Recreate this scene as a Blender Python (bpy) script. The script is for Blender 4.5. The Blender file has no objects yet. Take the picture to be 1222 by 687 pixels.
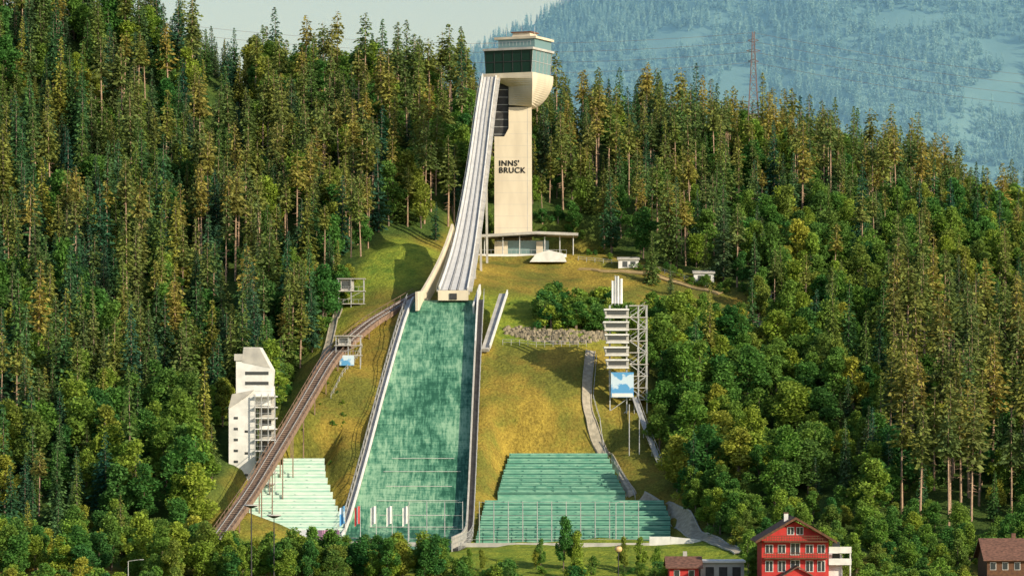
import bpy, math, random
import numpy as np
from mathutils import Vector, noise as mnoise
random.seed(7); np.random.seed(7)
F=4348.0; CX=611.0; HY=500.0; CZ=30.0
def W(px,py,d): return Vector(((px-CX)*d/F, d, CZ+(HY-py)*d/F))
def proj(x,y,z): return CX+F*x/y, HY-F*(z-CZ)/y
scene=bpy.context.scene
# ------------------------------------------------------------------ materials
def newmat(name):
    m=bpy.data.materials.new(name); m.use_nodes=True
    nt=m.node_tree; b=nt.nodes['Principled BSDF']; return m,nt,b
def mat(name,c,c2=None,scale=0.5,rough=0.75,metal=0.0,detail=5,stretch=(1,1,1),bump=0.0,spec=0.3,contrast=(0.35,0.65)):
    m,nt,b=newmat(name)
    b.inputs['Roughness'].default_value=rough; b.inputs['Metallic'].default_value=metal
    b.inputs['Specular IOR Level'].default_value=spec
    if c2 is None: c2=tuple(v*0.8 for v in c)
    tc=nt.nodes.new('ShaderNodeTexCoord'); mp=nt.nodes.new('ShaderNodeMapping'); mp.inputs['Scale'].default_value=stretch
    n=nt.nodes.new('ShaderNodeTexNoise'); n.inputs['Scale'].default_value=scale; n.inputs['Detail'].default_value=detail
    r=nt.nodes.new('ShaderNodeValToRGB'); e=r.color_ramp.elements
    e[0].position=contrast[0]; e[1].position=contrast[1]; e[0].color=(*c2,1); e[1].color=(*c,1)
    L=nt.links.new
    L(tc.outputs['Object'],mp.inputs[0]); L(mp.outputs[0],n.inputs['Vector']); L(n.outputs['Fac'],r.inputs[0]); L(r.outputs[0],b.inputs['Base Color'])
    if bump>0:
        bp=nt.nodes.new('ShaderNodeBump'); bp.inputs['Strength'].default_value=bump; bp.inputs['Distance'].default_value=0.3
        L(n.outputs['Fac'],bp.inputs['Height']); L(bp.outputs[0],b.inputs['Normal'])
    return m
def foliage(name,cols,trans=0.3,lo=.6,hi=1.4):
    m,nt,b=newmat(name); L=nt.links.new
    b.inputs['Roughness'].default_value=0.75; b.inputs['Specular IOR Level'].default_value=0.12
    oi=nt.nodes.new('ShaderNodeObjectInfo'); r=nt.nodes.new('ShaderNodeValToRGB'); e=r.color_ramp.elements
    e[0].color=(*cols[0],1); e[1].color=(*cols[-1],1)
    for i,c in enumerate(cols[1:-1]): x=e.new((i+1)/(len(cols)-1)); x.color=(*c,1)
    L(oi.outputs['Random'],r.inputs[0])
    tc=nt.nodes.new('ShaderNodeTexCoord'); n=nt.nodes.new('ShaderNodeTexNoise'); n.inputs['Scale'].default_value=0.6; n.inputs['Detail'].default_value=4
    L(tc.outputs['Object'],n.inputs['Vector'])
    mr=nt.nodes.new('ShaderNodeMapRange'); mr.inputs[1].default_value=0.3; mr.inputs[2].default_value=0.7; mr.inputs[3].default_value=lo; mr.inputs[4].default_value=hi
    L(n.outputs['Fac'],mr.inputs[0])
    mx=nt.nodes.new('ShaderNodeMix'); mx.data_type='RGBA'; mx.blend_type='MULTIPLY'; mx.inputs[0].default_value=1
    L(r.outputs[0],mx.inputs[6]); L(mr.outputs[0],mx.inputs[7]); L(mx.outputs[2],b.inputs['Base Color'])
    t=nt.nodes.new('ShaderNodeBsdfTranslucent'); L(mx.outputs[2],t.inputs[0])
    ms=nt.nodes.new('ShaderNodeMixShader'); ms.inputs[0].default_value=trans
    out=nt.nodes['Material Output']; L(b.outputs[0],ms.inputs[1]); L(t.outputs[0],ms.inputs[2]); L(ms.outputs[0],out.inputs[0])
    return m
M={}
M['spruce']=foliage('spruce_needles',[(0.035,0.12,0.075),(0.09,0.20,0.055),(0.19,0.26,0.055),(0.05,0.14,0.07),(0.33,0.34,0.065),(0.045,0.13,0.08),(0.13,0.24,0.07)],0.28,.5,1.5)
M['pine']=foliage('pine_needles',[(0.11,0.20,0.065),(0.27,0.29,0.065),(0.13,0.20,0.065),(0.38,0.32,0.075),(0.18,0.25,0.06)],0.28,.55,1.45)
M['leaf']=foliage('broad_leaves',[(0.05,0.18,0.045),(0.16,0.31,0.05),(0.32,0.41,0.055),(0.08,0.23,0.05),(0.21,0.33,0.055),(0.06,0.19,0.05),(0.42,0.43,0.065)],0.38,.55,1.45)
M['hazeleaf']=foliage('far_needles_haze_tint',[(0.16,0.36,0.45),(0.24,0.46,0.50),(0.13,0.32,0.42)],0.1,.85,1.15)  # distance haze painted into the needle colour as blue
M['bark']=mat('bark',(0.50,0.34,0.23),(0.30,0.20,0.14),scale=1.2)
M['bark2']=mat('bark_grey',(0.24,0.18,0.14),(0.13,0.10,0.08),scale=1.2)
M['conc']=mat('concrete',(0.70,0.62,0.48),(0.56,0.49,0.38),scale=0.25,rough=0.85,stretch=(1,1,0.35),bump=0.1)
M['concgrey']=mat('grey_concrete',(0.52,0.50,0.46),(0.38,0.37,0.35),scale=0.5,rough=0.85)
M['white']=mat('white_paint',(0.80,0.79,0.77),(0.64,0.64,0.62),scale=0.6,rough=0.5)
M['steel']=mat('galvanised_steel',(0.55,0.55,0.54),(0.4,0.41,0.42),scale=2,rough=0.45,metal=0.3)
M['dark']=mat('dark_metal',(0.05,0.05,0.055),(0.03,0.03,0.03),scale=1,rough=0.5)
M['brown']=mat('weathered_timber',(0.30,0.20,0.145),(0.17,0.115,0.085),scale=1.2,rough=0.8)
M['red']=mat('red_render',(0.58,0.05,0.045),(0.44,0.035,0.035),scale=0.7)
M['roof']=mat('clay_roof',(0.24,0.12,0.085),(0.10,0.055,0.04),scale=1.6,stretch=(1,1,3))
M['wood']=mat('dark_wood',(0.16,0.08,0.04),(0.09,0.045,0.03),scale=2)
M['gravel']=mat('gravel',(0.46,0.41,0.32),(0.30,0.27,0.21),scale=1.0,rough=0.95)
M['earth']=mat('bare_earth',(0.44,0.32,0.16),(0.28,0.22,0.10),scale=.8,rough=0.95)
M['rock']=mat('boulder',(0.34,0.29,0.20),(0.15,0.13,0.095),scale=0.8,rough=0.9)
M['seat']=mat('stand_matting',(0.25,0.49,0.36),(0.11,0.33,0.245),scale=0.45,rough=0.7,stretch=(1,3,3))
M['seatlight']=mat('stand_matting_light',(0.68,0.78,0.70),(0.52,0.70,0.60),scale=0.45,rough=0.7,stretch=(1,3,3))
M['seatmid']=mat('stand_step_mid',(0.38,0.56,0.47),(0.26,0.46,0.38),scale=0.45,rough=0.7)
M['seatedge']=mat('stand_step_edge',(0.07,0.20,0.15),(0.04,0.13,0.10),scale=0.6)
M['blue']=mat('banner_blue',(0.10,0.33,0.62),(0.55,0.68,0.78),scale=0.35,contrast=(0.45,0.5))
M['pink']=mat('board_pink',(0.62,0.32,0.50),(0.55,0.58,0.66),scale=0.25,contrast=(0.45,0.5))
M['flagred']=mat('flag_red',(0.6,0.05,0.05))
M['black']=mat('sign_letters',(0.02,0.02,0.02))
M['lampglass']=mat('lamp_globe',(0.75,0.5,0.25),rough=0.3)
M['pyl']=mat('rusted_galvanised',(0.20,0.15,0.16),(0.14,0.11,0.12))
def glassmat(name,c,rough=0.06,spec=.9):
    m,nt,b=newmat(name); b.inputs['Base Color'].default_value=(*c,1); b.inputs['Roughness'].default_value=rough
    b.inputs['Specular IOR Level'].default_value=spec; return m
M['glass']=glassmat('forest_reflection_glazing',(0.010,0.04,0.03),.12,.35); M['glass2']=glassmat('pale_glazing',(0.16,0.26,0.27),0.12,.6)  # cabin glass: dark green base colour stands in for the reflected forest
M['win']=glassmat('window_glass',(0.04,0.05,0.06))
def slope_material():
    m,nt,b=newmat('plastic_matting'); L=nt.links.new; b.inputs['Roughness'].default_value=0.6; b.inputs['Specular IOR Level'].default_value=0.3
    tc=nt.nodes.new('ShaderNodeTexCoord')
    def nz(sc,st,det=5,ro=.5):
        mp=nt.nodes.new('ShaderNodeMapping'); mp.inputs['Scale'].default_value=st
        n=nt.nodes.new('ShaderNodeTexNoise'); n.inputs['Scale'].default_value=sc; n.inputs['Detail'].default_value=det; n.inputs['Roughness'].default_value=ro
        L(tc.outputs['Object'],mp.inputs[0]); L(mp.outputs[0],n.inputs['Vector']); return n.outputs['Fac']
    def ma(op,a,bb,c=None):
        x=nt.nodes.new('ShaderNodeMath'); x.operation=op
        for i,v in enumerate((a,bb,c)):
            if v is None: continue
            if isinstance(v,float): x.inputs[i].default_value=v
            else: L(v,x.inputs[i])
        return x.outputs[0]
    a=nz(0.9,(2.0,0.22,0.22),6,.7); bb=nz(0.06,(1.4,0.8,0.8),4); c=nz(1.3,(0.12,2.5,2.5),3); d=nz(.35,(1.5,.8,.8),6,.75)
    s=ma('MULTIPLY_ADD',a,1.2,bb); s=ma('MULTIPLY_ADD',c,.5,s); s=ma('MULTIPLY_ADD',d,1.2,s)
    mr=nt.nodes.new('ShaderNodeMapRange'); mr.inputs[1].default_value=1.70; mr.inputs[2].default_value=2.18; L(s,mr.inputs[0])
    r=nt.nodes.new('ShaderNodeValToRGB'); e=r.color_ramp.elements
    e[0].color=(0.02,0.10,0.06,1); e[1].color=(0.27,0.46,0.30,1); k=e.new(0.45); k.color=(0.08,0.24,0.15,1)
    L(mr.outputs[0],r.inputs[0]); L(r.outputs[0],b.inputs['Base Color'])
    return m
M['mat']=slope_material()
def track_material():
    m,nt,b=newmat('inrun_track_surface'); L=nt.links.new; b.inputs['Roughness'].default_value=0.45
    uv=nt.nodes.new('ShaderNodeUVMap'); s=nt.nodes.new('ShaderNodeSeparateXYZ'); L(uv.outputs[0],s.inputs[0])
    r=nt.nodes.new('ShaderNodeValToRGB'); r.color_ramp.interpolation='LINEAR'; e=r.color_ramp.elements
    wh=(0.70,0.70,0.70,1); g=(0.34,0.35,0.37,1); dk=(0.13,0.13,0.14,1)
    e[0].color=g; e[0].position=0; e[1].color=g; e[1].position=1
    for p,c in [(0.08,g),(0.10,wh),(0.29,wh),(0.31,dk),(0.38,dk),(0.40,wh),(0.59,wh),(0.61,dk),(0.68,dk),(0.70,wh),(0.86,wh),(0.88,g)]:
        x=e.new(p); x.color=c
    L(s.outputs[0],r.inputs[0])
    n=nt.nodes.new('ShaderNodeTexNoise'); n.inputs['Scale'].default_value=0.5
    tc=nt.nodes.new('ShaderNodeTexCoord'); L(tc.outputs['Object'],n.inputs['Vector'])
    mx=nt.nodes.new('ShaderNodeMix'); mx.data_type='RGBA'; mx.blend_type='MULTIPLY'; mx.inputs[0].default_value=0.35
    L(r.outputs[0],mx.inputs[6]); L(n.outputs['Fac'],mx.inputs[7]); L(mx.outputs[2],b.inputs['Base Color']); return m
M['track']=track_material()
# ------------------------------------------------------------------ mesh builder
class MB:
    def __init__(s): s.v=[]; s.f=[]; s.mi=[]; s.mats=[]; s.uv={}
    def m(s,k):
        if k not in s.mats: s.mats.append(k)
        return s.mats.index(k)
    def face(s,pts,k):
        i=len(s.v); s.v+= [tuple(p) for p in pts]; s.f.append(tuple(range(i,i+len(pts)))); s.mi.append(s.m(k))
    def hexa(s,b,t,k):
        i=len(s.v); s.v+=[tuple(p) for p in b]+[tuple(p) for p in t]
        n=len(b); s.f.append(tuple(range(i+n-1,i-1,-1))); s.f.append(tuple(range(i+n,i+2*n)))
        for j in range(n):
            q=(j+1)%n; s.f.append((i+j,i+q,i+n+q,i+n+j))
        s.mi+= [s.m(k)]*(n+2)
    def box(s,a,b,k):
        x0,y0,z0=a; x1,y1,z1=b
        if x1<x0:x0,x1=x1,x0
        if y1<y0:y0,y1=y1,y0
        if z1<z0:z0,z1=z1,z0
        s.hexa([(x0,y0,z0),(x1,y0,z0),(x1,y1,z0),(x0,y1,z0)],[(x0,y0,z1),(x1,y0,z1),(x1,y1,z1),(x0,y1,z1)],k)
    def pbox(s,px0,px1,py0,py1,d,depth,k):
        a=W(px0,py1,d); b=W(px1,py0,d); s.box((a.x,d,a.z),(b.x,d+depth,b.z),k)
    def beam(s,a,b,w,h,k):
        a=Vector(a); b=Vector(b); dr=(b-a)
        if dr.length<1e-4: return
        dr.normalize(); up=Vector((0,0,1)) if abs(dr.z)<0.95 else Vector((0,1,0))
        sd=dr.cross(up).normalized(); up=sd.cross(dr).normalized()
        o=[sd*(-w/2)+up*(-h/2),sd*(w/2)+up*(-h/2),sd*(w/2)+up*(h/2),sd*(-w/2)+up*(h/2)]
        s.hexa([a+q for q in o],[b+q for q in o],k)
    def prism(s,poly,y0,y1,k):
        s.hexa([(p[0],y0,p[1]) for p in poly],[(p[0],y1,p[1]) for p in poly],k)
    def cyl(s,a,b,r0,r1,k,n=8):
        a=Vector(a); b=Vector(b); dr=(b-a).normalized(); up=Vector((0,0,1)) if abs(dr.z)<0.95 else Vector((0,1,0))
        sd=dr.cross(up).normalized(); up=sd.cross(dr)
        s.hexa([a+(sd*math.cos(6.2832*i/n)+up*math.sin(6.2832*i/n))*r0 for i in range(n)],[b+(sd*math.cos(6.2832*i/n)+up*math.sin(6.2832*i/n))*r1 for i in range(n)],k)
    def obj(s,name,parent=None,recalc=True,link=True):
        me=bpy.data.meshes.new(name); me.from_pydata(s.v,[],s.f)
        for k in s.mats: me.materials.append(M[k])
        me.polygons.foreach_set('material_index',s.mi)
        if recalc:
            import bmesh
            bm=bmesh.new(); bm.from_mesh(me); bmesh.ops.recalc_face_normals(bm,faces=bm.faces); bm.to_mesh(me); bm.free()
        me.update(); o=bpy.data.objects.new(name,me)
        if link: scene.collection.objects.link(o)
        if parent: o.parent=parent
        return o
def empty(name):
    o=bpy.data.objects.new(name,None); scene.collection.objects.link(o); return o
# ------------------------------------------------------------------ terrain
AX=7.3/90.0
def axis_x(d): return -23.7+(d-800)*AX
prof_d=[760,770,790,798,804,810,820,832,850,868,880,890,896]
prof_z=[2.5,2.6,2.8,3.6,5.2,8.0,14.2,22,34.3,46,53.3,58.4,60.2]
def prof(d): return float(np.interp(d,prof_d,prof_z))
def halfw(d): return float(np.interp(d,[800,892],[13.4,7.7]))
TN=[(250,655,768),(300,585,800),(350,502,835),(395,425,862),(440,385,882),(500,350,903)]
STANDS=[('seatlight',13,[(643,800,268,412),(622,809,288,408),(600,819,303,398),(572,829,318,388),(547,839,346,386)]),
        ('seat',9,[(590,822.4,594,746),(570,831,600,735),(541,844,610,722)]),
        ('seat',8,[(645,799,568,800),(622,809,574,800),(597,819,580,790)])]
ctl=[]
def C(px,py,d,dz=0): p=W(px,py,d); ctl.append((p.x,p.y,p.z+dz))
def CW(x,y,z): ctl.append((x,y,z))
for d,z in [(790,2.8),(804,5),(820,14),(832,22),(850,34.3),(868,46)]:
    CW(axis_x(d)-halfw(d)-1.5,d,z-0.6); CW(axis_x(d)+halfw(d)+1.5,d,z-0.6)
    if d>815: CW(axis_x(d)+halfw(d)+16,d,z-0.8)
for p in TN[1:5]: C(*p,dz=-2.2)
for x in (-220,-150,-90,-40,0,40,90,150,220):
    CW(x,640,-3); CW(x,700,-3); CW(x,735,-2.2 if abs(x)<60 else -1)
    CW(x,1150,105 if x<100 else 85)
for l in [(250,655,770,-2),(150,650,775),(0,650,775),(-150,650,775),(350,655,775),(480,655,772),(600,655,772),(700,655,772),(780,652,780),(900,640,780),(1000,645,772),(1100,640,772),(1222,640,772),(1370,640,772),
 (230,590,800),(150,560,815),(0,560,815),(-150,560,815),(150,460,865),(0,450,865),(260,480,865),(330,470,868),(100,350,920),(0,340,920),(-150,340,920),(250,360,925),(350,400,905),
 (150,230,990),(0,210,1000),(-150,200,1000),(280,260,985),(400,290,960),(440,300,950),(480,290,940),(340,300,955),
 (-150,25,1085),(0,30,1080),(120,50,1075),(205,82,1065),(285,168,1050),(380,128,1055),(480,140,1050),(560,165,1040),(620,195,1040),(690,195,1045),(800,195,1048),(900,212,1045),(1000,238,1040),(1100,266,1030),(1222,312,1015),(1370,350,1005),
 (480,220,1000),(540,240,1000),(700,255,1005),(800,275,990),(900,290,985),(1000,310,970),(1100,320,970),(1222,355,960),(1370,375,960),
 (410,380,890),(440,440,866),(420,520,843),(400,590,815),(340,560,828),(470,340,915),(510,330,920),
 (575,310,965),(640,310,968),(700,312,968),(600,330,940),(700,335,940),(780,330,950),(850,345,945),(600,362,905),(700,365,905),(760,385,900),(850,385,915),
 (620,392,884),(720,395,884),(640,416,870),(700,416,870),(760,470,858),(770,540,840),(720,540,842),(740,592,822),(790,600,812),(830,640,795),
 (850,450,880),(850,540,835),(900,600,800),(950,400,915),(950,480,865),(1000,540,830),(1100,430,900),(1100,540,830),(1222,430,905),(1222,540,830),(1370,430,905),(1370,540,830),(950,340,945)]: C(*l)
ctl=np.array(ctl); P=ctl[:,:2]/100.0
def U(r2): return np.where(r2>0,0.5*r2*np.log(np.maximum(r2,1e-12)),0)
n=len(P); K=U(((P[:,None]-P[None])**2).sum(-1))+np.eye(n)*0.004
A=np.zeros((n+3,n+3)); A[:n,:n]=K; A[:n,n]=1; A[:n,n+1:]=P; A[n,:n]=1; A[n+1:,:n]=P.T
sol=np.linalg.solve(A,np.concatenate([ctl[:,2],[0,0,0]]))
def inpoly(px,py,poly):
    px=np.asarray(px,float); py=np.asarray(py,float); c=np.zeros(px.shape,bool); j=len(poly)-1
    for i in range(len(poly)):
        xi,yi=poly[i]; xj,yj=poly[j]
        if yi!=yj: c^=((yi>py)!=(yj>py))&(px<(xj-xi)*(py-yi)/(yj-yi)+xi)
        j=i
    return c
def terrain_z(x,y):
    x=np.atleast_1d(np.asarray(x,float)); y=np.atleast_1d(np.asarray(y,float))
    cx=np.clip(x,-215,215); cy=np.clip(y,650,1150)
    out=np.empty(x.shape)
    for s in range(0,len(x),20000):
        q=np.stack([cx[s:s+20000],cy[s:s+20000]],1)/100.0
        out[s:s+20000]=U(((q[:,None]-P[None])**2).sum(-1))@sol[:n]+sol[n]+q@sol[n+1:]
    nz=0.5*np.sin(x*0.21+1.3*np.sin(y*0.13))*np.sin(y*0.17+x*0.05)+0.25*np.sin(x*0.53+y*0.31)*np.sin(y*0.47-x*.2)
    out+=nz*np.clip((y-700)/100,0,1)
    dist=np.hypot(x-cx,y-cy); w=np.clip(dist/400,0,1); w=w*w*(3-2*w)
    out=out*(1-w)+(-4)*w
    for _,_,rows in STANDS:
        rd=[r[1] for r in rows]; zp=np.interp(y,rd,[CZ+(HY-r[0])*r[1]/F for r in rows])
        xa=np.interp(y,rd,[(r[2]-CX)*r[1]/F for r in rows]); xb=np.interp(y,rd,[(r[3]-CX)*r[1]/F for r in rows])
        e=np.maximum(np.maximum(xa-x,x-xb),np.maximum(rd[0]-1-y,y-rd[-1]-.5)); b=np.clip(1-(e-1)/3.5,0,1)
        out=out*(1-b)+np.minimum(out,zp-1.3)*b*(e<1)+np.where(e>=1,(zp-.5)*b,0)
    pz=np.interp(y,prof_d,prof_z); hw=np.interp(y,[800,892],[13.4,7.7]); ax=-23.7+(y-800)*AX
    e=np.abs(x-ax)-hw; b=np.clip(1-(e)/5.0,0,1); b=np.where((y>765)&(y<893),b,0)*np.clip((y-765)/10,0,1)
    out=out*(1-b)+(pz-0.7)*b
    e=np.maximum(np.abs(x-6)-17,np.abs(y-984)-13); b=np.clip(1-e/6,0,1); out=out*(1-b)+74.0*b
    return out
def tz(x,y): return float(terrain_z([x],[y])[0])
_ds=np.arange(700,1200,1.0)
def hit(px,py):
    zs=CZ+(HY-py)*_ds/F; t=terrain_z((px-CX)*_ds/F,_ds); i=np.argmax(t>=zs)
    if t[i]<zs[i]: i=len(_ds)-1
    d=_ds[i]; x=(px-CX)*d/F; return Vector((x,d,float(t[i])))
xs=np.concatenate([[-9000,-5000,-2500,-1200,-700,-450,-320,-260],np.arange(-225,226,2.0),[260,320,450,700,1200,2500,5000,9000]])
ys=np.concatenate([[-2000,-800,-200,100,300,450,550,620],np.arange(660,1161,2.0),[1200,1260,1350,1450,1600,2000,2800,4000,6000,9000,14000]])
X,Y=np.meshgrid(xs,ys); Z=terrain_z(X.ravel(),Y.ravel())
PX,PY=proj(X.ravel(),np.maximum(Y.ravel(),1),Z)
CLEAR=[(225,760),(238,655),(258,605),(264,572),(318,565),(335,500),(352,455),(388,395),(400,340),(425,325),(440,300),(462,283),(500,283),(520,292),(545,275),(560,266),(700,268),(706,300),(765,312),(860,338),(900,350),(905,405),(770,410),(772,480),(790,550),(812,600),(850,640),(900,665),(915,760)]
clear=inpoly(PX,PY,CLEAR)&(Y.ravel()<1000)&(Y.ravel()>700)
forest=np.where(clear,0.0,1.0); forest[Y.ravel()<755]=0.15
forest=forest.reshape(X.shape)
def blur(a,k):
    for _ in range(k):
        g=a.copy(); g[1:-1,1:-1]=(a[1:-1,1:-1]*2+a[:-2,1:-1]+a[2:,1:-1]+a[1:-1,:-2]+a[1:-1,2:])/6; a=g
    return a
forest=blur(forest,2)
GR=[[(425,300),(470,280),(525,300),(500,345),(440,345),(400,400),(370,430),(350,440)],[(560,345),(600,352),(740,355),(780,380),(720,412),(590,412)],[(250,640),(950,640),(950,760),(200,760)],[(340,520),(360,470),(350,440),(330,500)]]
green=np.zeros(len(PX))
for g in GR: green=np.maximum(green,inpoly(PX,PY,g).astype(float))
green=blur(green.reshape(X.shape),4)
def gridmesh(name,X,Y,Z,matl):
    ny,nx=X.shape; v=np.stack([X.ravel(),Y.ravel(),Z.ravel()],1)
    I=np.arange(ny*nx).reshape(ny,nx); f=np.stack([I[:-1,:-1],I[:-1,1:],I[1:,1:],I[1:,:-1]],-1).reshape(-1,4)
    me=bpy.data.meshes.new(name); me.from_pydata(v.tolist(),[],f.tolist()); me.materials.append(matl)
    me.polygons.foreach_set('use_smooth',[True]*len(me.polygons)); me.update()
    o=bpy.data.objects.new(name,me); scene.collection.objects.link(o); return o
def ground_material():
    m,nt,b=newmat('hillside_ground'); L=nt.links.new; b.inputs['Roughness'].default_value=0.95; b.inputs['Specular IOR Level'].default_value=0.1
    tc=nt.nodes.new('ShaderNodeTexCoord')
    def nz(sc,det=6):
        n=nt.nodes.new('ShaderNodeTexNoise'); n.inputs['Scale'].default_value=sc; n.inputs['Detail'].default_value=det; n.inputs['Roughness'].default_value=0.65
        L(tc.outputs['Object'],n.inputs['Vector']); return n.outputs['Fac']
    def mix(f,a,bb,t='MIX'):
        x=nt.nodes.new('ShaderNodeMix'); x.data_type='RGBA'; x.blend_type=t
        for s,v in ((0,f),(6,a),(7,bb)):
            if isinstance(v,(tuple,float)): x.inputs[s].default_value=v if isinstance(v,float) else (*v,1)
            else: L(v,x.inputs[s])
        return x.outputs[2]
    def rng(s,a,bb,c=0.0,d=1.0):
        r=nt.nodes.new('ShaderNodeMapRange'); r.inputs[1].default_value=a; r.inputs[2].default_value=bb; r.inputs[3].default_value=c; r.inputs[4].default_value=d; L(s,r.inputs[0]); return r.outputs[0]
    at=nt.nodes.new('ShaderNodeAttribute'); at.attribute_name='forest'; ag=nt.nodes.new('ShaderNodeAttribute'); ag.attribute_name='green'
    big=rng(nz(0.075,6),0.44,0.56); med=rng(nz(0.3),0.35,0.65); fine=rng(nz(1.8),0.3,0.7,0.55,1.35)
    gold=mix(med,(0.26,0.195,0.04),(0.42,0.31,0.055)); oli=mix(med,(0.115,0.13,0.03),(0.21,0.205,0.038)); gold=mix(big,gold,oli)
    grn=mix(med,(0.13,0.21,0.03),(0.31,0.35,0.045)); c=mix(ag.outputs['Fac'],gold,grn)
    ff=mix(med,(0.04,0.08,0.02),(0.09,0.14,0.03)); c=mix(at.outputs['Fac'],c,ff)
    c=mix(1.0,c,fine,'MULTIPLY'); L(c,b.inputs['Base Color'])
    bp=nt.nodes.new('ShaderNodeBump'); bp.inputs['Strength'].default_value=0.8; bp.inputs['Distance'].default_value=0.8; L(nz(0.9),bp.inputs['Height']); L(bp.outputs[0],b.inputs['Normal'])
    return m
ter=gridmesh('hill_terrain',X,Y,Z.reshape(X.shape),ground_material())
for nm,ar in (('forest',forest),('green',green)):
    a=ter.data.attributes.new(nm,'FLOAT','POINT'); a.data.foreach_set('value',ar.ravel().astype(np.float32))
# ------------------------------------------------------------------ mountain
mx=np.concatenate([np.linspace(-6000,-400,20)[:-1],np.arange(-400,1600,25.0),np.linspace(1600,9000,25)]); my=np.arange(4600,8200,45.0)
MX,MY=np.meshgrid(mx,my)
rx=np.array([-6000,-1500,-500,-200,-100,-40,40,200,500,1500,9000]); rz=np.array([60,150,380,570,670,705,740,835,1060,1500,1700])
def fb(x,y):
    r=np.zeros(np.shape(x))
    for a,f,ph in ((40,0.004,0),(26,0.009,1.7),(12,0.021,4.1),(6,0.05,2.2)):
        r+=a*np.sin(x*f+ph+1.6*np.sin(y*f*0.7+ph))*np.cos(y*f*0.9+ph*2+1.3*np.sin(x*f*0.6))
    return r
def mz_at(x,y):
    rg=np.interp(x,rx,rz); t=np.clip((y-4700)/1800,0,1.0); dn=np.clip((y-6500)/2400,0,1)
    return -10+rg*t**.9*(1-.6*dn)+fb(x,y)*np.clip(t*3,0,1)*.6*np.clip((x+200)/300,.25,1)
mm=mat('mountain_floor_haze_tint',(0.16,0.34,0.42),(0.115,0.27,0.36),scale=0.012,rough=1,spec=0,detail=8)  # blue of the distant air painted into the forest floor colour
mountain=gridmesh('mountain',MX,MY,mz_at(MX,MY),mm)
hm=bpy.data.materials.new('valley_air'); hm.use_nodes=True; nt=hm.node_tree; nt.nodes.remove(nt.nodes['Principled BSDF'])
vs_=nt.nodes.new('ShaderNodeVolumeScatter'); vs_.inputs['Color'].default_value=(0.22,0.55,1.0,1); vs_.inputs['Density'].default_value=0.00028; vs_.inputs['Anisotropy'].default_value=0.0
nt.links.new(vs_.outputs[0],nt.nodes['Material Output'].inputs['Volume'])
M['air']=hm; hb=MB(); hb.box((-5500,1450,-3),(7000,4590,640),'air'); haze=hb.obj('valley_haze')
# ------------------------------------------------------------------ trees
def mk_mesh(name,vs,fs,mi,mats):
    me=bpy.data.meshes.new(name); me.from_pydata(vs,[],fs)
    for k in mats: me.materials.append(M[k])
    me.polygons.foreach_set('material_index',mi); me.update(); return me
def trunk(vs,fs,mi,H,r,rs,lean=0.0,n=6):
    segs=6; base=len(vs); ph=rs.uniform(0,6)
    for i in range(segs+1):
        t=i/segs; rr=r*(1-t*0.93); ox=lean*math.sin(t*3+ph)*H*0.02; oy=lean*math.cos(t*2.4+ph)*H*0.02
        for j in range(n): a=6.2832*j/n; vs.append((ox+rr*math.cos(a),oy+rr*math.sin(a),t*H-(1.0 if i==0 else 0)))
    for i in range(segs):
        for j in range(n):
            q=(j+1)%n; fs.append((base+i*n+j,base+i*n+q,base+(i+1)*n+q,base+(i+1)*n+j)); mi.append(0)
def card(vs,fs,mi,c,s,rs,flat=0.5,k=1,ang=None):
    a=rs.uniform(0,6.283) if ang is None else ang+rs.uniform(-.6,.6); tl=rs.uniform(-1,1)*flat
    u=Vector((math.cos(a),math.sin(a),rs.uniform(-.35,.35) if ang is None else rs.uniform(-.7,.05)))
    w=Vector((-math.sin(a)*math.cos(tl*1.5),math.cos(a)*math.cos(tl*1.5),math.sin(tl*1.5)))
    c=Vector(c); i=len(vs); s1=s*rs.uniform(.6,1.2); s2=s*rs.uniform(.35,.8)
    vs.extend([tuple(c-u*s1*.5-w*s2*.3),tuple(c+w*s2*-.6),tuple(c+u*s1*.6),tuple(c+w*s2*.6)])
    fs.append((i,i+1,i+2,i+3)); mi.append(k)
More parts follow.
